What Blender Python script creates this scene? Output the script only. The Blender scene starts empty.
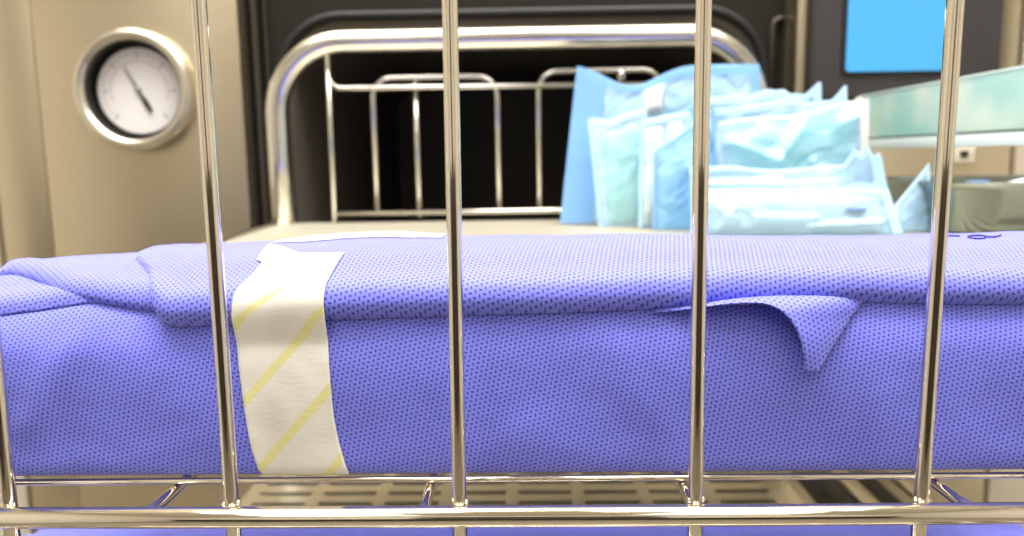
import bpy, bmesh, math, random, bisect
from mathutils import Vector, Matrix, noise
random.seed(7)
S = bpy.context.scene
C = S.collection
MM = 0.001
EYE = 1.10            # height of the eye level above the floor (m); all lengths below are millimetres from that point

# ------------------------------------------------------------------ materials
def nodes(m):
    m.use_nodes = True
    nt = m.node_tree
    return nt, nt.nodes, nt.links
def mat(name, col, rough=0.5, metal=0.0, **kw):
    m = bpy.data.materials.new(name)
    nt, N, L = nodes(m)
    b = N['Principled BSDF']
    b.inputs['Base Color'].default_value = (*col, 1)
    b.inputs['Roughness'].default_value = rough
    b.inputs['Metallic'].default_value = metal
    for k, v in kw.items():
        b.inputs[k.replace('_', ' ')].default_value = v
    return m
def mnode(N, L, op, a, b=None, c=None):
    n = N.new('ShaderNodeMath'); n.operation = op
    for i, x in enumerate((a, b, c)):
        if x is None: continue
        if isinstance(x, (int, float)): n.inputs[i].default_value = x
        else: L.new(x, n.inputs[i])
    return n.outputs[0]
def add_bump(m, scale=(1, 1, 1), noise_scale=50, strength=.1, dist=.001, detail=3):
    nt, N, L = nodes(m)
    tc = N.new('ShaderNodeTexCoord'); mp = N.new('ShaderNodeMapping'); mp.inputs['Scale'].default_value = scale
    nz = N.new('ShaderNodeTexNoise'); nz.inputs['Scale'].default_value = noise_scale; nz.inputs['Detail'].default_value = detail
    bp = N.new('ShaderNodeBump'); bp.inputs['Strength'].default_value = strength; bp.inputs['Distance'].default_value = dist
    L.new(tc.outputs['Object'], mp.inputs[0]); L.new(mp.outputs[0], nz.inputs['Vector'])
    L.new(nz.outputs['Fac'], bp.inputs['Height']); L.new(bp.outputs[0], N['Principled BSDF'].inputs['Normal'])
    return m

def make_fabric(name, base, dot):
    """non-woven wrap: an embossed lattice of short strokes, turned by a quarter from column to column"""
    m = mat(name, base, .62, 0)
    nt, N, L = nodes(m)
    B = N['Principled BSDF']
    B.inputs['Sheen Weight'].default_value = .55
    B.inputs['Sheen Roughness'].default_value = .38
    B.inputs['Specular IOR Level'].default_value = .3
    uv = N.new('ShaderNodeUVMap'); sx = N.new('ShaderNodeSeparateXYZ'); L.new(uv.outputs[0], sx.inputs[0])
    x, y = sx.outputs[0], sx.outputs[1]
    ax, ay, bx_, by_ = 1.36, .37, 1.10, -.92
    D = ax * by_ - bx_ * ay
    M_ = lambda op, a, b=None, c=None: mnode(N, L, op, a, b, c)
    i = M_('ADD', M_('MULTIPLY', x, by_ / D), M_('MULTIPLY', y, -bx_ / D))
    j = M_('ADD', M_('MULTIPLY', x, -ay / D), M_('MULTIPLY', y, ax / D))
    ri, rj = M_('ROUND', i), M_('ROUND', j)
    fi, fj = M_('SUBTRACT', i, ri), M_('SUBTRACT', j, rj)
    lx = M_('ADD', M_('MULTIPLY', fi, ax), M_('MULTIPLY', fj, bx_))
    ly = M_('ADD', M_('MULTIPLY', fi, ay), M_('MULTIPLY', fj, by_))
    par = M_('ABSOLUTE', M_('MODULO', ri, 2.0))
    px = M_('ADD', M_('MULTIPLY', lx, M_('SUBTRACT', 1.0, par)), M_('MULTIPLY', ly, par))
    py = M_('ADD', M_('MULTIPLY', ly, M_('SUBTRACT', 1.0, par)), M_('MULTIPLY', lx, par))
    d = M_('ADD', M_('POWER', M_('DIVIDE', M_('ABSOLUTE', px), .47), 2.0), M_('POWER', M_('DIVIDE', M_('ABSOLUTE', py), .27), 2.0))
    mr = N.new('ShaderNodeMapRange'); mr.interpolation_type = 'SMOOTHSTEP'
    mr.inputs['From Min'].default_value = .45; mr.inputs['From Max'].default_value = 1.3
    L.new(d, mr.inputs['Value'])
    mx = N.new('ShaderNodeMix'); mx.data_type = 'RGBA'
    mx.inputs['A'].default_value = (*dot, 1); mx.inputs['B'].default_value = (*base, 1)
    L.new(mr.outputs[0], mx.inputs['Factor']); L.new(mx.outputs['Result'], B.inputs['Base Color'])
    bp = N.new('ShaderNodeBump'); bp.inputs['Strength'].default_value = .35; bp.inputs['Distance'].default_value = .00025
    L.new(mr.outputs[0], bp.inputs['Height']); L.new(bp.outputs[0], B.inputs['Normal'])
    return m

def make_tape(name, slope, period, offs, width):
    m = mat(name, (.78, .75, .68), .75)
    nt, N, L = nodes(m); B = N['Principled BSDF']
    uv = N.new('ShaderNodeUVMap'); sx = N.new('ShaderNodeSeparateXYZ'); L.new(uv.outputs[0], sx.inputs[0])
    M_ = lambda op, a, b=None, c=None: mnode(N, L, op, a, b, c)
    ln = M_('ADD', M_('ADD', sx.outputs[1], M_('MAXIMUM', M_('SUBTRACT', sx.outputs[1], 93.0), 0.0)), M_('MULTIPLY', M_('MAXIMUM', M_('SUBTRACT', sx.outputs[1], 105.0), 0.0), 2.0))
    t = M_('FRACT', M_('DIVIDE', M_('ADD', M_('SUBTRACT', ln, M_('MULTIPLY', sx.outputs[0], slope)), offs), period))
    t = M_('ABSOLUTE', M_('SUBTRACT', t, .5))
    mr = N.new('ShaderNodeMapRange'); mr.inputs['From Min'].default_value = width / period * .5 - .012; mr.inputs['From Max'].default_value = width / period * .5 + .012
    L.new(t, mr.inputs['Value'])
    mx = N.new('ShaderNodeMix'); mx.data_type = 'RGBA'
    mx.inputs['A'].default_value = (.76, .72, .34, 1); mx.inputs['B'].default_value = (.78, .75, .68, 1)
    L.new(mr.outputs[0], mx.inputs['Factor']); L.new(mx.outputs['Result'], B.inputs['Base Color'])
    tc = N.new('ShaderNodeTexCoord'); nz = N.new('ShaderNodeTexNoise'); nz.inputs['Scale'].default_value = 900; nz.inputs['Detail'].default_value = 4
    mp = N.new('ShaderNodeMapping'); mp.inputs['Scale'].default_value = (.35, 1, 1)
    L.new(tc.outputs['Object'], mp.inputs[0]); L.new(mp.outputs[0], nz.inputs['Vector'])
    bp = N.new('ShaderNodeBump'); bp.inputs['Strength'].default_value = .25; bp.inputs['Distance'].default_value = .0003
    L.new(nz.outputs['Fac'], bp.inputs['Height']); L.new(bp.outputs[0], B.inputs['Normal'])
    return m

def make_film(name, tint, body, clear):
    """glossy translucent pouch film"""
    m = bpy.data.materials.new(name); nt, N, L = nodes(m)
    B = N['Principled BSDF']; out = N['Material Output']
    B.inputs['Base Color'].default_value = (*body, 1); B.inputs['Roughness'].default_value = .14
    B.inputs['Specular IOR Level'].default_value = .9
    B.inputs['Coat Weight'].default_value = .6; B.inputs['Coat Roughness'].default_value = .06
    tr = N.new('ShaderNodeBsdfTransparent'); tr.inputs[0].default_value = (*tint, 1)
    mx = N.new('ShaderNodeMixShader'); mx.inputs[0].default_value = clear
    L.new(B.outputs[0], mx.inputs[1]); L.new(tr.outputs[0], mx.inputs[2]); L.new(mx.outputs[0], out.inputs[0])
    tc = N.new('ShaderNodeTexCoord'); nz = N.new('ShaderNodeTexNoise'); nz.inputs['Scale'].default_value = 30; nz.inputs['Detail'].default_value = 1.5; nz.inputs['Distortion'].default_value = .8
    bp = N.new('ShaderNodeBump'); bp.inputs['Strength'].default_value = .9; bp.inputs['Distance'].default_value = .012
    rd = mnode(N, L, 'ABSOLUTE', mnode(N, L, 'SUBTRACT', nz.outputs['Fac'], .5))
    L.new(tc.outputs['Object'], nz.inputs['Vector']); L.new(rd, bp.inputs['Height']); L.new(bp.outputs[0], B.inputs['Normal'])
    return m
def make_glass(name):
    m = bpy.data.materials.new(name); nt, N, L = nodes(m)
    B = N['Principled BSDF']; out = N['Material Output']
    B.inputs['Base Color'].default_value = (.70, .90, .85, 1); B.inputs['Roughness'].default_value = .12
    tl = N.new('ShaderNodeBsdfTranslucent'); tl.inputs[0].default_value = (.72, .95, .90, 1)
    tr = N.new('ShaderNodeBsdfTransparent'); tr.inputs[0].default_value = (.72, .95, .88, 1)
    tc = N.new('ShaderNodeTexCoord'); nz_ = N.new('ShaderNodeTexNoise'); nz_.inputs['Scale'].default_value = 26; nz_.inputs['Detail'].default_value = 1
    cr = N.new('ShaderNodeValToRGB'); cr.color_ramp.elements[0].position = .38; cr.color_ramp.elements[1].position = .62
    cr.color_ramp.elements[0].color = (.58, .84, .83, 1); cr.color_ramp.elements[1].color = (.92, .95, .91, 1)
    L.new(tc.outputs['Object'], nz_.inputs['Vector']); L.new(nz_.outputs['Fac'], cr.inputs[0])
    L.new(cr.outputs[0], B.inputs['Base Color']); L.new(cr.outputs[0], tl.inputs[0])
    a = N.new('ShaderNodeMixShader'); a.inputs[0].default_value = .4
    b = N.new('ShaderNodeMixShader'); b.inputs[0].default_value = .30
    L.new(B.outputs[0], a.inputs[1]); L.new(tl.outputs[0], a.inputs[2])
    L.new(a.outputs[0], b.inputs[1]); L.new(tr.outputs[0], b.inputs[2]); L.new(b.outputs[0], out.inputs[0])
    return m

CHROME = mat('polished wire steel', (.84, .77, .65), .08, 1.0)
add_bump(CHROME, (1, 1, 1), 260, .025, .0003, 1)
TUBE = mat('satin tube steel', (.80, .77, .70), .22, 1.0)
STEEL = mat('brushed stainless panel', (.69, .60, .44), .34, 1.0)
add_bump(STEEL, (1, 1, 60), 14, .05, .0005)
SEAM = mat('dark panel gap', (.03, .027, .02), .8)
FLANGE = mat('shade-toned chamber flange', (.020, .017, .013), .65, 0, Specular_IOR_Level=.15)  # flange metal in shadow; the shade is put into this base colour
LINING = mat('shade-toned recess lining', (.075, .064, .048), .45, .5)  # jamb metal with its shade put into the colour
RINGM = mat('dark chamber ring', (.11, .095, .075), .4, .8)  # ring and door track share one dark brown metal tone
CHAMBER = mat('dark brown chamber lining', (.10, .084, .066), .6, 0)  # one even dark brown all over the lining
RUBBER = mat('black gasket rubber', (.008, .008, .008), .5)
CONTROL = mat('charcoal control fascia', (.06, .053, .055), .55)
SCREEN = mat('lit blue screen', (.01, .02, .04), .6, 0, Emission_Color=(.078, .52, 1, 1), Emission_Strength=1.0)
DECK = mat('dull deck steel', (.62, .57, .46), .38, 1.0)
TRAY = mat('pale slatted shelf steel', (.46, .43, .34), .45, .6)
BASIN = mat('satin basin steel', (.33, .37, .34), .2, 1.0)
DIAL = mat('white dial face', (.86, .82, .80), .5)
INK = mat('grey dial ink', (.30, .27, .28), .6)
BLACK = mat('black enamel', (.012, .011, .01), .4)
FABRIC = make_fabric('blue dotted non-woven wrap', (.205, .222, .82), (.045, .05, .44))
TAPE = make_tape('cream tape with yellow diagonal stripes', 1.10, 22.0, 10.35, 3.4)
CREAM = mat('plain cream paper', (.78, .75, .68), .75)
PEN = mat('dark blue pen ink', (.06, .05, .22), .6)
FILM = make_film('clear blue pouch film', (.85, .94, 1.0), (.54, .77, .96), .60)
FILMCLEAR = make_film('clear pouch film', (.90, .97, 1.0), (.70, .86, .95), .74)
FILMBLUE = make_film('blue pouch film', (.62, .84, 1.0), (.38, .70, .95), .48)
PAPER = mat('pale pouch paper', (.62, .80, .95), .7)
SEAL = mat('blue heat seal', (.25, .50, .86), .3)
SEALPALE = mat('pale blue heat seal', (.54, .78, .95), .3)
TEAL = mat('pale green cloth', (.44, .78, .72), .7)
WHITE = mat('white cloth', (.70, .82, .86), .7)
LABELM = mat('cream label paper', (.82, .80, .76), .7)
PRINT = mat('blue print', (.16, .24, .72), .6)
PLASTIC = mat('pale translucent plastic', (.80, .89, .84), .25)
GLASS = make_glass('pale green glass')
GLASSEDGE = mat('polished glass edge', (.62, .74, .70), .15)
WALLM = mat('warm wall paint', (.60, .53, .41), .7)
ROOMW = mat('cream room paint', (.78, .75, .69), .75)
CEIL = mat('white ceiling board', (.84, .82, .77), .8)
FLOORM = mat('beige vinyl floor', (.26, .23, .18), .5)
REFLECTM = mat('dark brown reflection panel', (.035, .025, .018), .5)
WHEEL = mat('grey castor rubber', (.12, .12, .12), .6)
BLUECAP = mat('blue plastic cap', (.12, .25, .55), .4)

# ------------------------------------------------------------------ object helpers
def V(x, y, z): return Vector((x * MM, y * MM, z * MM + EYE))
def thing(name, at, label, cat, group=None):
    o = bpy.data.objects.new(name, None); C.objects.link(o)
    o.location = V(*at); o.empty_display_size = .02
    o['label'] = label; o['category'] = cat
    if group: o['group'] = group
    return o
class MB:
    """collects shapes given in mm (eye-level frame) for ONE mesh"""
    def __init__(self): self.v = []; self.f = []; self.uv = {}
    def add(self, vs, fs, uvs=None):
        n = len(self.v); self.v += [tuple(p) for p in vs]
        for f in fs: self.f.append(tuple(i + n for i in f))
        if uvs:
            for i, u in enumerate(uvs): self.uv[n + i] = u
        return self
    def box(self, x0, x1, y0, y1, z0, z1, bev=0):
        bm = bmesh.new(); bmesh.ops.create_cube(bm, size=1)
        for w in bm.verts:
            w.co = Vector(((x0 + x1) / 2 + w.co.x * (x1 - x0), (y0 + y1) / 2 + w.co.y * (y1 - y0), (z0 + z1) / 2 + w.co.z * (z1 - z0)))
        if bev: bmesh.ops.bevel(bm, geom=list(bm.edges), offset=bev, segments=2, affect='EDGES', profile=.5)
        bm.verts.index_update()
        self.add([w.co[:] for w in bm.verts], [[w.index for w in f.verts] for f in bm.faces]); bm.free(); return self
    def tube(self, pts, r, seg=14, closed=False, caps=True):
        P = [Vector(p) for p in pts]; n = len(P); vs = []; fs = []
        prev = None
        for i, p in enumerate(P):
            if closed: t = P[(i + 1) % n] - P[i - 1]
            else: t = P[min(i + 1, n - 1)] - P[max(i - 1, 0)]
            t.normalize()
            if prev is None:
                a = Vector((0, 0, 1)) if abs(t.z) < .9 else Vector((0, 1, 0))
                prev = (a - t * a.dot(t)).normalized()
            else: prev = (prev - t * prev.dot(t)).normalized()
            q = t.cross(prev)
            rr = r[i] if isinstance(r, (list, tuple)) else r
            for k in range(seg):
                an = 2 * math.pi * k / seg
                vs.append(p + (prev * math.cos(an) + q * math.sin(an)) * rr)
        m = n if closed else n - 1
        for i in range(m):
            j = (i + 1) % n
            for k in range(seg):
                l = (k + 1) % seg
                fs.append((i * seg + k, i * seg + l, j * seg + l, j * seg + k))
        if not closed and caps:
            fs.append(tuple(range(seg))[::-1]); fs.append(tuple((n - 1) * seg + k for k in range(seg)))
        return self.add(vs, fs)
    def lathe_y(self, cx, cz, prof, seg=64, scallop=None):
        """profile of (radius, y) turned round an axis along Y"""
        vs = []; fs = []; n = len(prof)
        for k in range(seg):
            an = 2 * math.pi * k / seg
            for r, y in prof:
                rr = r * (1 + scallop(an, r)) if scallop else r
                vs.append((cx + rr * math.cos(an), y, cz + rr * math.sin(an)))
        for k in range(seg):
            l = (k + 1) % seg
            for i in range(n - 1): fs.append((k * n + i, l * n + i, l * n + i + 1, k * n + i + 1))
        return self.add(vs, fs)
    def lathe_z(self, cx, cy, prof, seg=40):
        vs = []; fs = []; n = len(prof)
        for k in range(seg):
            an = 2 * math.pi * k / seg
            for r, z in prof: vs.append((cx + r * math.cos(an), cy + r * math.sin(an), z))
        for k in range(seg):
            l = (k + 1) % seg
            for i in range(n - 1): fs.append((k * n + i, l * n + i, l * n + i + 1, k * n + i + 1))
        return self.add(vs, fs)
    def disc_y(self, cx, cz, r, y, seg=48):
        return self.add([(cx + r * math.cos(2 * math.pi * k / seg), y, cz + r * math.sin(2 * math.pi * k / seg)) for k in range(seg)], [tuple(range(seg))])
    def prism_y(self, poly, y0, y1):
        n = len(poly)
        vs = [(x, y0, z) for x, z in poly] + [(x, y1, z) for x, z in poly]
        return self.add(vs, [tuple(range(n)), tuple(range(2 * n - 1, n - 1, -1))] + [(i, i + n, (i + 1) % n + n, (i + 1) % n) for i in range(n)])
    def grid(self, fn, nu, nv, uvfn=None, flip=False):
        vs = []; uvs = []
        for j in range(nv + 1):
            for i in range(nu + 1):
                r = fn(i / nu, j / nv); vs.append(r[:3])
                if len(r) > 3: uvs.append(r[3:5])
        fs = []
        for j in range(nv):
            for i in range(nu):
                a = j * (nu + 1) + i; q = (a, a + 1, a + nu + 2, a + nu + 1)
                fs.append(q[::-1] if flip else q)
        return self.add(vs, fs, uvs or None)
    def build(self, name, m, parent=None, smooth=True, solid=0, sub=0, fixn=True):
        me = bpy.data.meshes.new(name)
        off = parent.matrix_basis.translation if parent is not None and parent.parent is None else Vector((0, 0, 0))
        if parent is not None and parent.parent is not None:
            off = parent.parent.matrix_basis.translation + parent.matrix_basis.translation
        org = off if parent is not None else Vector((0, 0, 0))
        me.from_pydata([V(*p) - org for p in self.v], [], self.f)
        if self.uv:
            ul = me.uv_layers.new(name='UVMap')
            for lp in me.loops: ul.data[lp.index].uv = self.uv.get(lp.vertex_index, (0, 0))
        if fixn:
            bm = bmesh.new(); bm.from_mesh(me); bmesh.ops.recalc_face_normals(bm, faces=bm.faces); bm.to_mesh(me); bm.free()
        me.materials.append(m)
        if smooth:
            me.shade_smooth()
            if smooth == 'auto': me.set_sharp_from_angle(angle=math.radians(35))
        me.update()
        o = bpy.data.objects.new(name, me); C.objects.link(o)
        if parent is not None: o.parent = parent
        if solid:
            md = o.modifiers.new('thickness', 'SOLIDIFY'); md.thickness = solid * MM; md.offset = 0
        if sub:
            md = o.modifiers.new('smooth', 'SUBSURF'); md.levels = md.render_levels = sub
        return o
def struct(o): o['kind'] = 'structure'; return o
def arc(cx, cz, r, a0, a1, n, y):
    return [(cx + r * math.cos(math.radians(a0 + (a1 - a0) * k / n)), y, cz + r * math.sin(math.radians(a0 + (a1 - a0) * k / n))) for k in range(n + 1)]
def interp(x, xs, ys):
    if x <= xs[0]: return ys[0]
    for i in range(len(xs) - 1):
        if x <= xs[i + 1]:
            return ys[i] + (x - xs[i]) / (xs[i + 1] - xs[i]) * (ys[i + 1] - ys[i])
    return ys[-1]
def smooth_interp(x, xs, ys, w=3.0):
    return sum(interp(x + d * w, xs, ys) for d in (-1, -.5, 0, .5, 1)) / 5
def sm(x, a, b):
    t = min(max((x - a) / (b - a), 0), 1); return t * t * (3 - 2 * t)
def nz(x, y, z, s): return noise.noise(Vector((x * s, y * s, z * s)))

# ------------------------------------------------------------------ the room
W = 2300
struct(MB().box(-W, W, -2600, 1420, -1130, -1100).build('floor', FLOORM, smooth=False))
struct(MB().box(-W, W, -2600, 1420, 1500, 1530).build('ceiling', CEIL, smooth=False))
struct(MB().box(-W - 40, -W, -2600, 1420, -1100, 1500).build('wall_left', ROOMW, smooth=False))
struct(MB().box(W, W + 40, -2600, 1420, -1100, 1500).build('wall_right', ROOMW, smooth=False))
struct(MB().box(-W, W, -2640, -2600, -1100, 1500).build('wall_front', ROOMW, smooth=False))
wb = MB()
wb.box(-W, -484, 690, 730, -1100, 1500).box(432, W, 690, 730, -1100, 1500).box(-484, 432, 690, 730, 800, 1500)
struct(wb.build('wall_back', WALLM, smooth=False))
refl_panel = MB().box(-2290, 2290, -2600, -2585, -1100, -70, 3).box(-2295, 2295, -2602, -2580, -70, -45, 4).box(-430, 500, -2600, -2578, -1100, 900, 4)  # unseen dark panelling, added and sized for its reflection in wires and panels
struct(refl_panel.build('reflection_panel_1', REFLECTM, smooth=False))
# ------------------------------------------------------------------ sterilizer in the wall
st = thing('steam_sterilizer', (0, 690, -1100), 'stainless steam sterilizer with dark open chamber, dial gauge and blue touch screen', 'sterilizer')
def panel(x0, x1, z0, z1, m=STEEL, y0=680, y1=1300, name='front_panel', b=1.5):
    return MB().box(x0, x1, y0, y1, z0, z1, b).build(name, m, st, smooth='auto')
panel(-472, -427.1, -1096, 796, y1=720, name='edge_panel')
panel(-426.8, -247, -1096, 796, y1=720)
panel(-247, 243, -1096, -132, y1=720, name='lower_panel')
panel(-247, 243, 330, 796, y1=720, name='upper_panel')
panel(243, 421, -1096, 44, y1=720)
panel(402, 421, 45, 796, y1=720, name='edge_panel')
panel(233, 243, -132, 330, y1=706, name='door_jamb', b=2)
MB().box(-500, -440, 731, 735, -1098, 797).box(405, 450, 731, 735, -1098, 797).build('gap_dark_strip', SEAM, st, smooth=False)  # near-black strips added behind the panel gaps to keep them dark
# recess beside and around the mouth
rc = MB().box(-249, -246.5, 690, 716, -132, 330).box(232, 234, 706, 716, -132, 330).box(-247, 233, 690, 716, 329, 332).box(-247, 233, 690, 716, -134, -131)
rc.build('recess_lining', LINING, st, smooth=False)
MX0, MX1, MZ0, MZ1, MR = -221.5, 214, -128, 126, 56
def rrect(x0, x1, z0, z1, r, n=10):
    p = []
    for cx, cz, a in ((x1 - r, z1 - r, 0), (x0 + r, z1 - r, 90), (x0 + r, z0 + r, 180), (x1 - r, z0 + r, 270)):
        p += [(cx + r * math.cos(math.radians(a + 90 * k / n)), cz + r * math.sin(math.radians(a + 90 * k / n))) for k in range(n + 1)]
    return p
def ring(outer, inner, y):
    n = len(outer)
    return [(x, y, z) for x, z in outer] + [(x, y, z) for x, z in inner], [(i, (i + 1) % n, n + (i + 1) % n, n + i) for i in range(n)]
inner = rrect(MX0, MX1, MZ0, MZ1, MR)
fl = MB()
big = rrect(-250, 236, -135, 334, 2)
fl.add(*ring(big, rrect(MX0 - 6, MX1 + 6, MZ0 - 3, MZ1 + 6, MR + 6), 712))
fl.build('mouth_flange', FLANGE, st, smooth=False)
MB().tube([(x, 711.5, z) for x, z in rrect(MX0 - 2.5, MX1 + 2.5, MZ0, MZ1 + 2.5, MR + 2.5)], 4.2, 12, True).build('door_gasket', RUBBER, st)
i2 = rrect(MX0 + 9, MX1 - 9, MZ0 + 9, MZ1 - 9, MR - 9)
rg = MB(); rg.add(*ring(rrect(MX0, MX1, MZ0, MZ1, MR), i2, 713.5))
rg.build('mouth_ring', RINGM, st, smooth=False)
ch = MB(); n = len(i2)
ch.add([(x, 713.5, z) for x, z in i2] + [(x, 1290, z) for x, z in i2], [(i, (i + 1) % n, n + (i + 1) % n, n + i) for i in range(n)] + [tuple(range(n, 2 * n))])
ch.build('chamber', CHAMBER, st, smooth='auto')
# door track bracket at the right of the mouth and ribs on the left flange
MB().tube([(221.5, 709, 40), (221.5, 709, 113), (223, 709, 117), (227, 709, 119), (235, 709, 119)], 2.2, 8).build('door_track', RINGM, st)
MB().box(-243, -238, 700, 711, -120, 325, 1).box(-233, -231, 706, 711, -120, 325, .5).build('door_track', RINGM, st, smooth=False)
# control fascia and touch screen
cp = MB().box(244, 401, 669, 700, 46, 640, 3).build('control_panel', CONTROL, st, smooth='auto')
def rpoly(x0, x1, z0, z1, r): return rrect(x0, x1, z0, z1, r, 6)
MB().prism_y(rpoly(267, 356, 64.5, 186, 4), 667.2, 669.5).build('screen_bezel', BLACK, cp, smooth=False)
sc = MB().prism_y(rpoly(270.3, 352.7, 67.3, 183, 3.5), 666.2, 668).build('touch_screen', SCREEN, cp, smooth=False)
sc['label'] = 'blank bright blue touch screen'
# square recessed latch low on the right
lt = MB().box(372.5, 389.5, 677.5, 681, -11, 4, 1).build('latch_plate', mat('pale latch plate', (.70, .64, .52), .4), st, smooth='auto')
MB().box(376.5, 383.5, 676.6, 678.5, -5.5, .2, .5).build('latch_slot', SEAM, lt, smooth=False)
# gauge
GX, GZ = -337.0, 62.2
gz = MB()
gz.lathe_y(GX, GZ, [(47, 680), (50.5, 679), (51.8, 675), (51.8, 668), (50, 664.5), (46.5, 663.5), (43, 665), (41.5, 668), (41, 670)], 96,
           lambda an, r: (-.012 * (1 if math.sin(an * 11) > .82 else 0)) if r > 50 else 0)
gauge = gz.build('pressure_gauge', mat('bright gauge chrome', (.80, .75, .62), .3, 1), st)
gauge['label'] = 'round chrome rimmed dial gauge'
MB().lathe_y(GX, GZ, [(41.2, 667), (40.5, 681)], 64).build('gauge_well', BLACK, gauge)
MB().disc_y(GX, GZ, 41.0, 679.6).build('gauge_back', BLACK, gauge, smooth=False)
MB().lathe_y(GX + .5, GZ, [(0.01, 678.4), (36.6, 678.4), (37, 678.7), (37, 679.5)], 64).build('dial', DIAL, gauge, smooth='auto')
tk = MB()
for k in range(31):
    an = math.radians(225 - 270 * k / 30); r0 = 30.5 if k % 5 else 28; 
    c, s = math.cos(an), math.sin(an); w_ = .35 if k % 5 else .6
    for rr in (0,):
        p = [(GX + .5 + c * a - s * b, 678.2, GZ + s * a + c * b) for a, b in ((r0, -w_), (33.5, -w_), (33.5, w_), (r0, w_))]
        tk.add(p, [(0, 1, 2, 3)])
tk.build('dial_ticks', INK, gauge, smooth=False)
ar = MB()
for k in range(24):
    a0, a1 = (math.radians(200 - 220 * q / 24) for q in (k, k + 1))
    ar.add([(GX + .5 + r * math.cos(a), 678.22, GZ + r * math.sin(a)) for a, r in ((a0, 25.2), (a1, 25.2), (a1, 26), (a0, 26))], [(0, 1, 2, 3)])
ar.build('dial_arc', mat('pale red dial ink', (.62, .46, .45), .6), gauge, smooth=False)
# needle from lower right tail to upper left tip
t0, t1 = Vector((-326.5, 0, 44)), Vector((-347.5, 0, 82))
d = (t1 - t0).normalized(); pn = Vector((-d.z, 0, d.x)); pts = []
for f, w_ in ((0, 1.5), (.22, 2.2), (.42, .9), (1, .4)):
    pts.append((t0.lerp(t1, f), w_))
poly = [((p + pn * w_).x, (p + pn * w_).z) for p, w_ in pts] + [((p - pn * w_).x, (p - pn * w_).z) for p, w_ in reversed(pts)]
MB().prism_y(poly, 676.6, 677.2).build('needle', BLACK, gauge, smooth=False)
MB().lathe_y(GX, GZ + 1, [(.01, 676), (2.4, 676), (2.6, 678.3)], 20).build('needle_hub', INK, gauge)

# ------------------------------------------------------------------ loading trolley
tr = thing('loading_trolley', (0, 400, -1100), 'steel loading trolley with bent tube hoop, wire guard and slotted lower deck', 'trolley')
ZP = -49.0
pl = MB()  # shelf; its hidden front part is added to shade the lower pack
pl.add([(-183, 352, ZP - 2.2), (430, 352, ZP - 2.2), (430, 612, ZP - 2.2), (-199, 612, ZP - 2.2), (-183, 352, ZP - 5), (430, 352, ZP - 5), (430, 612, ZP - 5), (-199, 612, ZP - 5)],
       [(0, 1, 2, 3), (7, 6, 5, 4), (0, 4, 5, 1), (1, 5, 6, 2), (2, 6, 7, 3), (3, 7, 4, 0)])
plat = pl.build('shelf', TRAY, tr, smooth=False)
ny = 29
sl = MB()
for k in range(ny):
    y = 358 + k * 8.7; xl = -183 - 16 * (y - 352) / 260 + 4
    sl.box(xl, 426, y, y + 5.2, ZP - 1.2, ZP, .4)
sl.build('shelf_slats', TRAY, plat, smooth=False)
MB().tube([(-183, 352, ZP), (-199, 612, ZP)], 2.2, 8).build('shelf_rim', TUBE, plat)
HX0, HX1, HZ, HY = -191.6, 177.0, 89.5, 600
hoop = [(HX0, HY, ZP - 3), (HX0, HY, 0), (HX0, HY, HZ - 58)] + arc(HX0 + 54, HZ - 54, 54, 180, 90, 12, HY)[0:] + arc(HX1 - 54, HZ - 54, 54, 90, 0, 12, HY) + [(HX1, HY, 0), (HX1, HY, ZP - 3)]
MB().tube(hoop, 8.7, 20).build('tube_hoop', TUBE, tr)
RW = 2.0
def wire(pts, name='guard_wire', r=RW): return MB().tube(pts, r, 10).build(name, TUBE, tr)
wire([(-150.5, HY, HZ - 6), (-150.8, HY, ZP)])
wire([(-150.5, HY, 64), (-148.5, HY, 57.5), (-143, HY, 54.6), (HX1 - 4, HY, 53.6)])
wire([(-150.5, HY, -42), (HX1 - 4, HY, -41)])
def loop(x0, x1, z):
    r = 15
    wire([(x0, HY + 4, -41.5), (x0, HY + 4, z - r)] + arc(x0 + r, z - r, r, 180, 90, 6, HY + 4)[1:] + arc(x1 - r, z - r, r, 90, 0, 6, HY + 4) + [(x1, HY + 4, -41.5)], 'guard_loop')
loop(-117.6, -21.2, 62.3); loop(10.5, 105.4, 65.2)
wire([(-84.4, HY + 4, 60), (-84.4, HY + 4, -46)]); wire([(52, HY + 4, 62), (52, HY + 4, -46)]); wire([(140, HY, 84), (140, HY, ZP)])
wire([(74, HY + 2, 65), (74, HY + 2, 57)], 'guard_clip', 3.2)
# frame under the shelf, legs, castors
for sx in (-1, 1):
    x = 198 * sx
    MB().tube([(x, 190, -99), (x, 612, -99)], 7, 14).build('side_rail', TUBE, tr)
    for y in (436, 604): MB().tube([(x * .94, y, -97), (x * .94, y, ZP - 3)], 4, 10).build('shelf_post', TUBE, tr)
    for y in (199, 604):
        lg = MB().tube([(x, y, -99), (x, y, -1030)], 9, 16).build('leg', TUBE, tr)
        MB().box(x - 14, x + 14, y - 10, y + 10, -1060, -1030, 3).build('castor_fork', TUBE, lg, smooth='auto')
        wv = MB(); vs = []
        n = 24
        for xx, rr in ((x - 10, 26), (x - 8, 30), (x + 8, 30), (x + 10, 26)):
            vs += [(xx, y + rr * math.cos(2 * math.pi * k / n), -1070 + rr * math.sin(2 * math.pi * k / n)) for k in range(n)]
        wv.add(vs, [(q * n + k, q * n + (k + 1) % n, (q + 1) * n + (k + 1) % n, (q + 1) * n + k) for q in range(3) for k in range(n)] + [tuple(range(n)), tuple(range(3 * n, 4 * n))])
        wv.build('castor_wheel', WHEEL, lg, smooth='auto')
for y in (190, 612): MB().tube([(-198, y, -99.5 if y > 300 else -118), (198, y, -99.5 if y > 300 else -118)], 6, 12).build('cross_rail', TUBE, tr)
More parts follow.
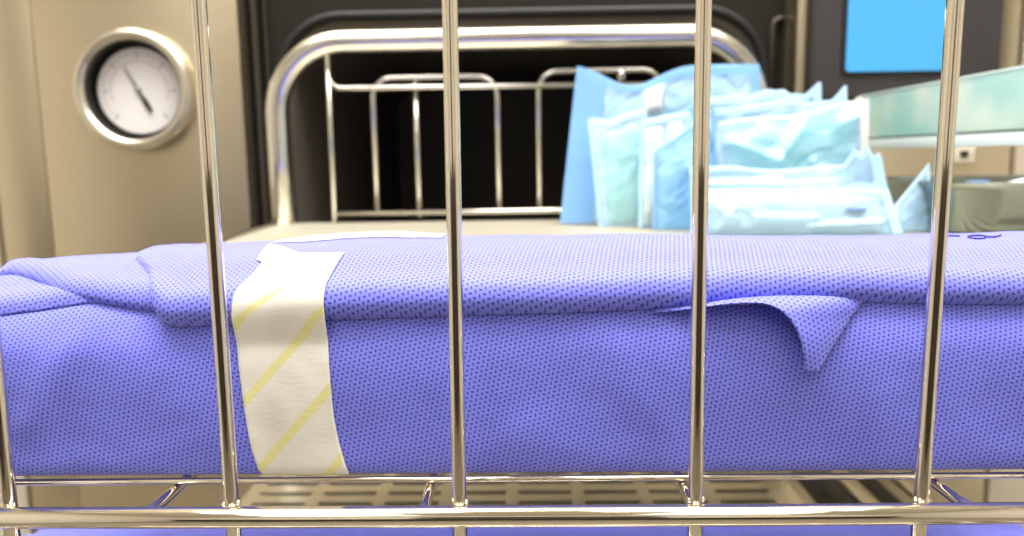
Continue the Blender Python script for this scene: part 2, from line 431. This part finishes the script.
MB().box(205, 428, 560, 572, -60, ZP - 3.5, 1).build('shelf_bracket', TUBE, tr, smooth=False)
# slotted lower deck
ZD = -240
dk = MB(); X0, X1, Y0, Y1 = -206, 190, 160, 612
px, py = 47.0, 16.9
nxs = int((X1 - X0 - 14) / px); nys = int((Y1 - Y0 - 8) / py)
xs = [X0]; 
for i in range(nxs): xs += [X0 + 10 + i * px, X0 + 10 + i * px + 38]
xs.append(X1)
ys = [Y0]
for j in range(nys): ys += [Y0 + 6.2 + j * py, Y0 + 6.2 + j * py + 5.0]
ys.append(Y1)
vs = [(x, y, ZD) for y in ys for x in xs]; nx = len(xs); fs = []
for j in range(len(ys) - 1):
    for i in range(nx - 1):
        if i % 2 == 1 and j % 2 == 1: continue
        a = j * nx + i; fs.append((a, a + 1, a + nx + 1, a + nx))
dk.add(vs, fs)
deck = dk.build('lower_deck', DECK, tr, smooth=False, solid=1.6)
MB().tube([(-206, 160, ZD - 3.2), (-206, 612, ZD - 3.2)], 3, 8).build('deck_edge', TUBE, deck)
for xa, xb in ((190.5, 199), (230.5, 243), (272, 282)):
    MB().box(xa, xb, 160, 612, ZD - 5, ZD, 1.2).build('deck_rail', DECK, tr, smooth='auto')
dp = MB().box(-207, 284, 158, 614, ZD - 26, ZD - 24, .5).build('shade_pan', mat('dark shade pan', (.02, .018, .016), .6, 0), tr, smooth=False)  # dark pan added below the slots, standing in for the shade under the deck
for x in (212, 258):
    for y in (250, 390, 536): MB().lathe_z(x, y, [(.01, ZD - 19), (3, ZD - 19), (4.5, ZD - 20.5), (5, ZD - 24)], 14).build('deck_bolt', TUBE, dp)

# ------------------------------------------------------------------ wire basket at the front
bk = thing('wire_basket', (0, 300, -92), 'polished wire basket with tall front uprights around the blue pack', 'basket')
def rod(pts, r, name, seg=20): return MB().tube(pts, r, seg).build(name, CHROME, bk)
rod([(-207, 175.3, -85.6), (-60, 175.3, -86.1), (60, 175.3, -86.2), (214, 175.3, -85.8)], 2.55, 'bottom_bar', 28)
for xt, xb in ((-185.6, -186), (-127.6, -129.6), (-73.35, -73.75), (-16.55, -17.3), (40.1, 40.6), (95.7, 95.3), (152.2, 152.4), (208.4, 208.8)):
    slope = (xb - xt) / 119.0
    rod([(xt - slope * 25, 178.2, 60), (xt, 178.2, 36), (xb, 178.2, -84), (xb + slope * 22, 178.2, -106)], 1.82, 'front_upright', 24)
    b = MB()
    rnd = random.Random(int(xt * 7))
    for q in range(4):
        cx, cy, cz, r = xb + (-1.5, -.5, .6, 1.6)[q] + rnd.uniform(-.3, .3), 177.0 + abs(q - 1.5) * .5, -83.7 + rnd.uniform(-.3, .4), rnd.uniform(.6, .85)
        vs = []; fs = []
        for a in range(5):
            for k in range(8):
                th, ph = math.pi * a / 4, 2 * math.pi * k / 8
                vs.append((cx + r * math.sin(th) * math.cos(ph), cy + r * math.sin(th) * math.sin(ph), cz + r * math.cos(th)))
        for a in range(4):
            for k in range(8): fs.append((a * 8 + k, a * 8 + (k + 1) % 8, a * 8 + 8 + (k + 1) % 8, a * 8 + 8 + k))
        b.add(vs, fs)
    b.build('weld', CHROME, bk)
rod([(-207, 178.2, 62), (214, 178.2, 62)], 3.4, 'top_rim')
rod([(-207, 178.2, -106.5), (214, 178.2, -106.5)], 2.2, 'lower_lip')
for y in (198.2, 262, 326, 390): rod([(-205, y - .4, -86.5), (211, y - .4, -86.3)], .9, 'floor_rod', 12)
for x in (-200, -163, -97.2, -27, 41.6, 109.8, 176, 206):
    rod([(x, 176.5, -87.2), (x, 186, -88.6), (x, 200, -88.9), (x, 408, -88.9)], 1.5, 'floor_runner', 14)
for z in (-85.5, -62): rod([(-205, 178, z), (-205, 402, z), (-199, 408, z), (205, 408, z), (211, 402, z), (211, 178, z)], 2.2, 'side_bar')
for x in (-160, -100, -40, 20, 80, 140, 190): rod([(x, 408, -88), (x, 408, -60)], 1.5, 'rear_upright', 10)
for y in (235, 300, 365):
    rod([(-205, y, -88), (-205, y, -60)], 1.5, 'side_upright', 10); rod([(211, y, -88), (211, y, -60)], 1.5, 'side_upright', 10)
# ------------------------------------------------------------------ wrapped packs
PROF = [(250,-85.0),(225,-85.0),(204,-85.0),(199.2,-84.7),(197.8,-83.2),(197.4,-80),(197.6,-72),(198.6,-60),(200.4,-50),(203.3,-43),(206.8,-37.5),(212,-33),(220,-29.4),(232,-27.4),(250,-28.4),(280,-32),(308,-36.5),(327,-41),(336,-48),(339,-60),(337,-76),(331,-83),(320,-85),(290,-85)]
def catmull(P, n=14):
    out = []
    for i in range(len(P) - 1):
        p0 = P[max(i - 1, 0)]; p1 = P[i]; p2 = P[i + 1]; p3 = P[min(i + 2, len(P) - 1)]
        for k in range(n):
            t = k / n
            out.append(tuple(.5 * ((2 * b) + (c - a) * t + (2 * a - 5 * b + 4 * c - d) * t * t + (3 * b - a - 3 * c + d) * t ** 3) for a, b, c, d in zip(p0, p1, p2, p3)))
    out.append(tuple(P[-1])); return out
_pts = catmull(PROF)
LA = [0.]
for a, b in zip(_pts, _pts[1:]): LA.append(LA[-1] + math.dist(a, b))
_k = min(range(20, len(LA)), key=lambda i: abs(_pts[i][1] + 72) + (99 if _pts[i][0] > 230 else 0))
A_FIX = 62.31 - LA[_k]; LA = [l + A_FIX for l in LA]
LY = [p[0] for p in _pts]; LZ = [p[1] for p in _pts]; ATOT = LA[-1]
DX = [-200, -165, -155, -122, -86, -54, 53, 102, 132, 152, 195]; DZ = [-8, -6.0, -4.6, -2.0, -1.4, 0, -.4, -1.6, -1.7, -.6, -3]
def prof(a):
    a = min(max(a, LA[0]), ATOT - 1e-6); i = bisect.bisect_right(LA, a) - 1
    t = (a - LA[i]) / (LA[i + 1] - LA[i]); return LY[i] + t * (LY[i + 1] - LY[i]), LZ[i] + t * (LZ[i + 1] - LZ[i])
def ripple(X, a):
    # slack of the cloth: broad dents and a few soft pulls
    k = sm(a, 50, 60) * (1 - sm(a, 215, 225))
    r = 1.1 * nz(X, a * 1.3, 3, .022) + .55 * nz(X + .55 * a, a * .6, 9, .055) + .16 * nz(X, a, 21, .16)
    r += .8 * math.exp(-((X + 133 - (a - 70) * .5) / 5.5) ** 2) * sm(a, 56, 66) * (1 - sm(a, 84, 96))
    r += .6 * math.exp(-((X - 30 - (a - 70) * -.35) / 6) ** 2) * sm(a, 56, 70) * (1 - sm(a, 88, 97))
    return r * k
class Pack:
    def __init__(s, x0, x1, shift=(0, 0, 0), flat=False): s.x0, s.x1, s.sh, s.flat = x0, x1, shift, flat
    def at(s, X, a, off=0.0):
        y, z = prof(a); y1, z1 = prof(a - .7); y2, z2 = prof(a + .7)
        ny, nz_ = -(z2 - z1), (y2 - y1); n = math.hypot(ny, nz_) or 1
        if not s.flat:
            z += smooth_interp(X, DX, DZ, 6) * sm(z, -55, -30)
        else: z += (-25.6 - z) * .92 * sm(a, 128, 150) * (1 - sm(a, 222, 236))
        o = off + ripple(X, a)
        e = min(X - s.x0, s.x1 - X)                      # pull the ends in
        if e < 10: o -= (1 - math.sqrt(max(0, 1 - ((10 - e) / 10) ** 2))) * 8
        return (X + s.sh[0], y + ny / n * o + s.sh[1], z + nz_ / n * o + s.sh[2], X, a)
def pack_parts(P, root, lo, left, hi=205.0, bulge=2.3):
    x0, x1 = P.x0, P.x1
    NU, NV = 250, 190
    def body(u, v): return P.at(x0 + (x1 - x0) * u, LA[0] + (ATOT - LA[0]) * v)
    mb = MB().grid(body, NU, NV)
    n0 = 0
    # the two ends
    for side in (0, NU):
        ids = [j * (NU + 1) + side for j in range(NV + 1)]
        mb.f.append(tuple(ids if side else ids[::-1]))
    mb.build('wrap_body', FABRIC, root, fixn=True)
    top_flap(P, root, 'top_flap', lo, left, x1, hi, 3.8, bulge)
D_ROWS = [0, .05, .2, .45, .8, 1.3, 2, 3]
def top_flap(P, root, name, lo, left, xr, hi, o0, bulge, under=.25, blift=9.0, nu=230):
    def rowoff(d, X):
        edge = math.sqrt(max(0, 1 - (1 - min(d, 1.1) / 1.1) ** 2))
        return under + (o0 - under) * edge + bulge * math.exp(-((d - 5.5) / 4.6) ** 2) * sm(d, 0, 2.5)
    rows = list(D_ROWS); d = 3.0
    while d < 130: d += 1.5; rows.append(d)
    full = len(rows) - 1
    def fn(u, v):
        d = rows[round(v * full)]
        t = min(1, d / 26.0)
        xl = left(t)
        X = xl + (xr - xl) * u
        # finer steps near the left edge, which is rounded like the lower one
        a = min(lo(X) + d, hi + .02 * d)
        e = X - xl
        ed = math.sqrt(max(0, 1 - (1 - min(e, 1.2) / 1.2) ** 2))
        o = rowoff(d, X)
        o = under + (o - under) * ed
        return P.at(X, a, o)
    def fn2(u, v):
        uu = u
        k = [0, .0003, .001, .0022, .004, .006, .009]
        i = round(u * nu)
        uu = k[i] if i < len(k) else .009 + (i - len(k) + 1) / (nu - len(k) + 1) * .991
        return fn(uu, v)
    return MB().grid(fn2, nu, full).build(name, FABRIC, root)

P1 = Pack(-196, 197, (0, -.3, -.45))
pk = thing('wrapped_pack', (0, 270, -85), 'blue dotted non-woven wrapped pack with striped tape, standing in the wire basket', 'sterile pack', 'blue wrapped sterile packs')
LOX = [-102.1, -100.9, -98.6, -94.4, -85.8, -70, -53, -18.1, 8.7, 30.2, 43.5, 56.9, 73, 89, 100, 110, 132, 197]
LOA = [96.2, 94.2, 92.4, 91.8, 92.1, 92.3, 92.6, 93.4, 93.8, 94.6, 95.0, 95.8, 96.4, 96.8, 96.5, 96.4, 96.0, 95.0]
lo_main = lambda X: smooth_interp(X, LOX, LOA, 2.0)
left_main = lambda t: interp(t, [0, .08, .25, .55, .7, .85, 1.0], [-100.2, -102.0, -104.0, -108.6, -112.0, -115.4, -118.6])
pack_parts(P1, pk, lo_main, left_main)
# the layer under it, whose edge climbs to the left, and the tucked corner beneath
lo_A = lambda X: smooth_interp(X, [-160, -152.6, -146.7, -141.4, -130.9, -116.8, -102.6, -90], [118.5, 117.4, 113.8, 110.8, 103.6, 99.8, 97.0, 95.8], 2)
top_flap(P1, pk, 'under_flap', lo_A, lambda t: -158 + 0 * t, -84, 200, 2.2, 1.6, nu=90)
lo_B = lambda X: smooth_interp(X, [-196, -160, -145.8, -130.9, -117.4, -105.0, -90], [94.5, 97.0, 97.6, 99.4, 101.0, 101.8, 102], 2)
top_flap(P1, pk, 'corner_fold', lo_B, lambda t: -194 + 0 * t, -88, 200, .8, 1.5, nu=90)
# peeled corner of the wrap hanging out from under the flap
def chain(P, t):
    s = t * (len(P) - 1); i = min(int(s), len(P) - 2); f = s - i
    p0, p1, p2, p3 = P[max(i - 1, 0)], P[i], P[i + 1], P[min(i + 2, len(P) - 1)]
    return [.5 * (2 * b + (c - a) * f + (2 * a - 5 * b + 4 * c - d) * f * f + (3 * b - a - 3 * c + d) * f ** 3) for a, b, c, d in zip(p0, p1, p2, p3)]
FREE = [(33.6, 93.4, 1.0), (43.4, 93.6, 4.0), (52.6, 94.0, 6.5), (59.3, 94.0, 7.5), (63.4, 93.2, 8.0), (66.6, 91.0, 8.0), (69.5, 87.4, 7.0), (71.2, 83.0, 5.8), (72.0, 78.2, 4.5)]
ROOT = [(33.7, 94.4, .6), (44.0, 95.6, .8), (53.5, 97.0, 1.0), (63.0, 97.8, 1.2), (73.9, 98.6, 1.2), (89.8, 98.2, 1.0), (85.6, 91.4, 1.4), (79.9, 84.2, 2.6), (75.2, 78.0, 4.0)]
def tail(u, v):
    f = chain(FREE, u); r = chain(ROOT, u)
    X = f[0] + (r[0] - f[0]) * v; a = f[1] + (r[1] - f[1]) * v
    o = f[2] + (r[2] - f[2]) * (v ** .8) + 1.2 * math.sin(math.pi * v) * math.sin(math.pi * u)
    q = P1.at(X, a, o)
    return (*q[:3], X * .94 + .33 * a, a * .94 - .33 * X)
MB().grid(tail, 70, 24).build('corner_tail', FABRIC, pk, solid=.35)
# indicator tape over the flap edge
TLa = [50.2, 52.2, 57.2, 67.4, 78.8, 90.6, 93, 97, 101, 105.6, 109.6, 110.4, 118.2]
TLx = [-72.6, -73.6, -75.0, -76.3, -77.5, -78.6, -78.8, -78.4, -77.0, -75.4, -74.6, -76.8, -75.0]
TRa = [50.2, 51.8, 59.2, 67.0, 78.8, 89.8, 95.2, 100, 105.5, 113.0, 114]
TRx = [-48.8, -49.4, -51.3, -52.5, -53.2, -53.9, -54.2, -54.1, -53.4, -52.0, -51.6]
def tape(u, v):
    aR = 50.2 + (112.5 - 50.2) * v; aL = 50.2 + (118.2 - 50.2) * v
    aM = 50.2 + (112.8 - 50.2) * v
    a = aL + (aM - aL) * min(1, u / .45) if u < .45 else aM + (aR - aM) * (u - .45) / .55
    X = smooth_interp(a, TLa, TLx, .4) * (1 - u) + smooth_interp(a, TRa, TRx, 1) * u
    d = a - lo_main(X)
    o = .35 + sm(d, -7, 1.0) * 3.8 + 2.35 * math.exp(-((d - 5.5) / 4.6) ** 2) * sm(d, -3, 2.5)
    o += 1.4 * sm(a, 109, 117) * (1 - u) ** 2
    return P1.at(X, a, o + .12)
tp = MB().grid(tape, 30, 90).build('indicator_tape', TAPE, pk, solid=.12)
tp['label'] = 'cream tape with yellow diagonal stripes'
# second strip of tape along the back of the top, its edge standing up a little
def btape(u, v):
    X = -78 + 52 * u
    q = P1.at(X, 128 + 14 * v, 4.1 + (1.35 + .5 * nz(X, 0, 2, .09)) * sm(v, 0, .9) * (1 - .6 * abs(2 * u - 1.0) ** 2))
    return q[:3]
MB().grid(btape, 40, 8).build('rear_tape', CREAM, pk, solid=.12)
# pen scribble on the top at the right
ink = MB()
def scr(pts): ink.tube([P1.at(x, a, 4.05)[:3] for x, a in pts], .28, 6)
scr([(127 + .9 * k, 127.6 + .8 * math.sin(k * .9)) for k in range(5)])
scr([(134.6 + 2.4 * math.cos(t * .5), 125.2 + 2.0 * math.sin(t * .5)) for t in range(13)])
scr([(137 + .8 * k, 124.2 - .9 * math.sin(k * .7)) for k in range(6)])
ink.build('ink_mark', PEN, pk)

P2 = Pack(-196, 300, (-55, 30, -153.6), True)
pk2 = thing('wrapped_pack', (-55, 300, -239), 'second blue wrapped pack lying on the slotted deck below the basket', 'sterile pack', 'blue wrapped sterile packs')
pack_parts(P2, pk2, lambda X: 93.5, lambda t: -190 + 0 * t)
def tape2(u, v):
    return P2.at(-76 + 32 * u, 120 + 88 * v, 3.2)
MB().grid(tape2, 6, 50).build('indicator_tape', TAPE, pk2, solid=.12)

# ------------------------------------------------------------------ peel pouches on the shelf
def pouch(label, corners, film=FILM, seal=SEAL, content=None, bulge=5.0, sag=0.0, sagat=.3, seed=1, lean=6.0, band=(.07, .07, .06), jag=0.0, peaks=(), folds=(), name='sterilization_pouch'):
    """corners: (x, z) top-left, top-right, bottom-right, bottom-left at depth Y (bottom); the top leans back by 'lean'"""
    Y, tl, tR, br, bl = corners
    zb = ZP + .3
    bl = (bl[0], max(bl[1], zb)); br = (br[0], max(br[1], zb))
    root = thing(name, ((bl[0] + br[0]) / 2, Y, ZP), label, 'pouch', 'sterilization pouches')
    WD, HT = abs(br[0] - bl[0]), abs(tl[1] - bl[1])
    rnd = random.Random(seed); ox, oz = rnd.uniform(0, 90), rnd.uniform(0, 90)
    def P(u, v, dy=0.0, puff=0.0):
        xl, zl = bl[0] + (tl[0] - bl[0]) * v, bl[1] + (tl[1] - bl[1]) * v
        xr_, zr = br[0] + (tR[0] - br[0]) * v, br[1] + (tR[1] - br[1]) * v
        x, z = xl + (xr_ - xl) * u, zl + (zr - zl) * u
        for pu, ph, pw in peaks: z += ph * v ** 5 * max(0, 1 - abs(u - pu) / pw)
        z -= sag * v ** 3 * math.exp(-((u - sagat) / .2) ** 2)
        if jag: z += jag * v ** 6 * nz(u * 6, seed, 0, 1.0)
        w_ = 4 * u * (1 - u); h_ = 4 * v * (1 - v)
        pill = (w_ ** .5) * (h_ ** .35) * (.75 + .5 * v) if w_ > 0 and h_ > 0 else 0
        wr = 2.2 * nz(x + ox, z * .5 + oz, 1, .045) + 3.2 * (.35 - abs(nz(x * .7 + ox + .4 * z, z + oz - .3 * x, 5, .045))) + 1.2 * (.3 - abs(nz(x + ox - z, z + oz, 15, .1)))
        for fu0, fv0, fu1, fv1, fh, fw_ in folds:           # creases in the film, (u, v) to (u, v), height, width in mm
            ux, vx = (fu1 - fu0) * WD, (fv1 - fv0) * HT; q = max(0, min(1, (((u - fu0) * WD) * ux + ((v - fv0) * HT) * vx) / (ux * ux + vx * vx)))
            dd = math.hypot((u - fu0) * WD - q * ux, (v - fv0) * HT - q * vx)
            wr += fh * math.exp(-(dd / fw_) ** 2) / .8
        y = Y + lean * v + dy - puff * (pill * bulge + wr * .8 * min(1, 3 * pill)) + 1.2 * nz(x + ox, z + oz, 8, .03)
        return (x, y, z)
    b = MB().grid(lambda u, v: P(u, v, .9), 72, 24).build('paper_back', PAPER, root)
    f = MB().grid(lambda u, v: P(band[0] + (1 - band[0] - band[1]) * u, (1 - band[2]) * v, -.2, 1.0), 70, 70).build('film_front', film, root)
    s = MB()
    s.grid(lambda u, v: P(band[0] * u, v, -.1, .15), 4, 30); s.grid(lambda u, v: P(1 - band[1] + band[1] * u, v, -.1, .15), 4, 30)
    s.grid(lambda u, v: P(band[0] + (1 - band[0] - band[1]) * u, 1 - band[2] + band[2] * v, -.1, .15), 72, 4)
    s.build('seal_edge', seal, root)
    if content:
        for (nm, m_, u0, u1, v0, v1, th) in content:
            def cf(u, v):
                p = P(u0 + (u1 - u0) * u, v0 + (v1 - v0) * v, .3)
                w_ = (1 - abs(2 * u - 1) ** 4) * (1 - abs(2 * v - 1) ** 4)
                return (p[0], p[1] - th * w_ - .6 * w_ * nz(p[0], p[2], seed, .09), p[2])
            MB().grid(cf, 20, 24).build(nm, m_, root)
    return root
pouch('tall blue pouch at the back with sagging top edge and cream label', (556, (37.6, 65.5), (167, 63), (172, ZP), (24.5, -48)), FILM, SEAL,
      [('folded_cloth', TEAL, .30, .72, .05, .70, 3.0), ('label_sticker', LABELM, .365, .485, .70, .93, 8.5)], 4, 15, .30, 3, 6, (.16, .05, .07))
pouch('narrow pouch with pale green contents, leftmost of the front pouches', (535, (43.5, 26), (84, 32), (86, ZP), (50.5, ZP)), FILMCLEAR, SEALPALE,
      [('folded_cloth', TEAL, .2, .95, .03, .9, 3.2)], 5, 4, .4, 5)
pouch('pouch with two pale rounded plastic blades, beside the narrow green one', (521, (78, 24), (111, 29), (117, ZP), (76, ZP)), FILMCLEAR, SEALPALE,
      [('plastic_blade', PLASTIC, .08, .44, .03, .92, 3.6), ('plastic_blade', PLASTIC, .54, .84, .03, .95, 3.0)], 4, 0, .3, 6, folds=((.3, .2, .32, .5, 3, 2.5), (.75, .3, .7, .8, 2.5, 3)))
pouch('blue pouch with creased glossy front just left of the fourth upright', (506, (84.5, 2), (124, 31), (124, ZP), (83.5, ZP)), FILMBLUE, SEAL, None, 6, 0, .3, 8, 5, folds=((.75, .95, .95, .75, 4, 3), (.55, .6, .85, .42, 4, 3.5), (.8, .4, .95, .12, 3.5, 3)))
pouch('pouch in the right stack whose torn corner points up below the dark fascia', (541, (118, 38.5), (205.4, 47.2), (210, ZP), (128, ZP)), FILM, SEALPALE,
      [('folded_cloth', WHITE, .1, .9, .05, .8, 2.5)], 4, 5, .86, 11, 6, jag=3, peaks=((.985, 5, .1), (.7, 3, .06)))
pouch('pouch in the right stack with sharp upright corner under the touch screen', (527, (121, 28), (217, 43.5), (222, ZP), (126, ZP)), FILM, SEALPALE,
      [('folded_cloth', TEAL, .1, .9, .05, .75, 2.5)], 4, 6, .86, 13, 5, jag=3, peaks=((.985, 6, .09),))
pouch('wide pouch with pale green contents and cream paper edge on its right', (511, (128, 21), (225.2, 35), (226, ZP), (128, ZP)), FILM, LABELM,
      [('folded_cloth', TEAL, .06, .9, .05, .88, 3.0)], 5, 3, .5, 17, 5, (.01, .07, .02), folds=((.06, .80, .36, .60, 5.5, 3.4), (.36, .60, .53, .88, 6.5, 4.2), (.80, .84, .88, .86, 6, 4.5), (.62, .55, .72, .40, 3, 2.5)))
pouch('low pale blue pouch with jagged top corner in front of the wide green one', (487, (104, -7), (224, -7), (236, ZP), (105, ZP)), FILM, SEALPALE,
      [('folded_cloth', WHITE, .05, .85, .05, .8, 2.5)], 4, 3, .45, 19, 4, jag=4, peaks=((.86, 9, .05), (.925, 10, .04), (.985, 7, .035)), folds=((.05, .72, .45, .78, 3, 2.5), (.72, .62, .78, .5, 3.5, 3)))
pw = pouch('glossy white front pouch with small blue printed line, nearest the pack', (462, (101, -20.5), (218.5, -22.5), (226, ZP), (99, ZP)), FILM, SEALPALE,
      [('folded_cloth', WHITE, .03, .92, .05, .9, 3.0), ('printed_line', PRINT, .74, .86, .56, .60, 6.5)], 5, 0, .5, 23, 5, (.02, .05, .08), folds=((.05, .8, .2, .35, 3, 2.5), (.2, .62, .12, .15, 3, 2.2), (.3, .42, .6, .38, 2.5, 2), (.55, .2, .9, .28, 2.5, 2)))
pouch('small pale pouch with slanted pointed top, right end of the row', (476, (229, -33), (248.5, -7.0), (252, ZP), (227, ZP)), FILM, SEALPALE, None, 2, 0, .5, 29, 4, (.12, .12, .1))

# ------------------------------------------------------------------ right-hand side: glass guard and steel basin
gg = thing('glass_guard', (260, 520, ZP), 'pale green glass guard strip on posts running back beneath the touch screen', 'glass panel')
MB().box(257.6, 262.4, 325, 607, 11.0, 41.6, .6).build('glass_pane', GLASS, gg, smooth='auto')
MB().box(257.3, 262.7, 325, 607, 41.6, 43.3, .4).build('top_edge', GLASSEDGE, gg, smooth='auto')
MB().box(257, 263, 325, 607, 9.8, 10.9, .3).build('seal_strip', mat('dark seal', (.10, .14, .12), .5), gg, smooth=False)
MB().box(257.2, 262.8, 325, 607, 2.4, 9.7, .6).build('bottom_rail', mat('pale rail plastic', (.72, .80, .78), .4), gg, smooth='auto')
for y in (606,):
    MB().box(255, 264, y - 4, y + 4, ZP, 42, 1).build('post', mat('cream post', (.74, .72, .64), .5), gg, smooth='auto')
MB().tube([(260, 345, 4), (290, 360, -20), (325, 424, -38), (325, 428, ZP + 1)], 3, 10).build('post', TUBE, gg)

bs = MB()
def shell(z, ins):
    return [(x, y, z) for x, y in rrect(243 + ins, 418 - ins, 434 + ins, 562 - ins, 26 - ins * .5, 8)]
loops = [shell(ZP + .3, 9), shell(ZP + 2, 6), shell(-22, 1.5), shell(-19.5, -1), shell(-18.3, -1.8), shell(-17.6, -.8), shell(-18.2, 1.2), shell(-21, 3), shell(-44, 7), shell(-47, 10)]
n = len(loops[0]); vs = sum(loops, []); fs = [(q * n + k, q * n + (k + 1) % n, (q + 1) * n + (k + 1) % n, (q + 1) * n + k) for q in range(len(loops) - 1) for k in range(n)]
fs += [tuple(range(n))[::-1], tuple((len(loops) - 1) * n + k for k in range(n))]
bo = bs.add(vs, fs).build('steel_basin', BASIN, None, smooth='auto')
bo['label'] = 'shallow stainless basin with rolled rim at the right end of the shelf'; bo['category'] = 'basin'
tw = MB()
def towel(u, v):
    x = 318 + 84 * u; y = 480 + 70 * v
    w_ = (1 - abs(2 * u - 1) ** 6) * (1 - abs(2 * v - 1) ** 6)
    return (x, y, -46.5 + 26.5 * w_ ** .4 + 1.5 * nz(x, y, 4, .06))
to = tw.grid(towel, 24, 24).build('folded_towel', WHITE, None, solid=.8)
to['label'] = 'white folded towel lying in the stainless basin'; to['category'] = 'towel'
cb = MB().lathe_z(302, 520, [(.01, -20), (6, -20), (8, -22), (8.5, -46.8)], 24)
co = cb.build('bottle_cap', BLUECAP, None, smooth='auto')
co['label'] = 'small blue cap standing in the stainless basin'; co['category'] = 'cap'

# ------------------------------------------------------------------ light, camera, view
def area(name, at, size, power, rot=(0, 0, 0), col=(1, .98, .94)):
    l = bpy.data.lights.new(name, 'AREA'); l.shape = 'RECTANGLE'; l.size, l.size_y = size; l.energy = power; l.color = col
    o = bpy.data.objects.new(name, l); C.objects.link(o); o.location = V(*at); o.rotation_euler = rot; return o
for x, y, sx, sy, pw_ in ((-620, -60, .9, .9, 19), (620, -60, .9, .9, 19), (0, 290, 1.6, .5, 52), (-700, -1500, .6, 1.2, 9), (700, -1500, .6, 1.2, 9)):
    area('ceiling_lamp', (x, y, 1490), (sx, sy), pw_)
wd = bpy.data.worlds.new('room air'); S.world = wd; wd.use_nodes = True
wd.node_tree.nodes['Background'].inputs[0].default_value = (1, .96, .9, 1); wd.node_tree.nodes['Background'].inputs[1].default_value = .12

cam = bpy.data.cameras.new('camera'); co = bpy.data.objects.new('camera', cam); C.objects.link(co)
FPX, PIT, YAW, ROL = 765.76, .143291, .019553, -.0147036
fw = Vector((-math.sin(YAW) * math.cos(PIT), math.cos(YAW) * math.cos(PIT), -math.sin(PIT)))
rt = Vector((math.cos(YAW), math.sin(YAW), 0)); up = rt.cross(fw)
c_, s_ = math.cos(ROL), math.sin(ROL)
r2 = rt * c_ + up * s_; u2 = up * c_ - rt * s_
M = Matrix((r2, u2, -fw)).transposed().to_4x4(); M.translation = Vector((0, 0, EYE)); co.matrix_world = M
cam.sensor_width = 36; cam.lens = FPX / 1024 * 36; cam.clip_start = .01; cam.clip_end = 20
cam.dof.use_dof = True; cam.dof.focus_distance = .198; cam.dof.aperture_fstop = 13.5
S.camera = co
S.view_settings.view_transform = 'Standard'; S.view_settings.look = 'None'; S.view_settings.gamma = 1
S.view_settings.use_curve_mapping = False; S.view_settings.exposure = 0.0
S.cycles.use_denoising = True
S.cycles.max_bounces = 10; S.cycles.transparent_max_bounces = 24
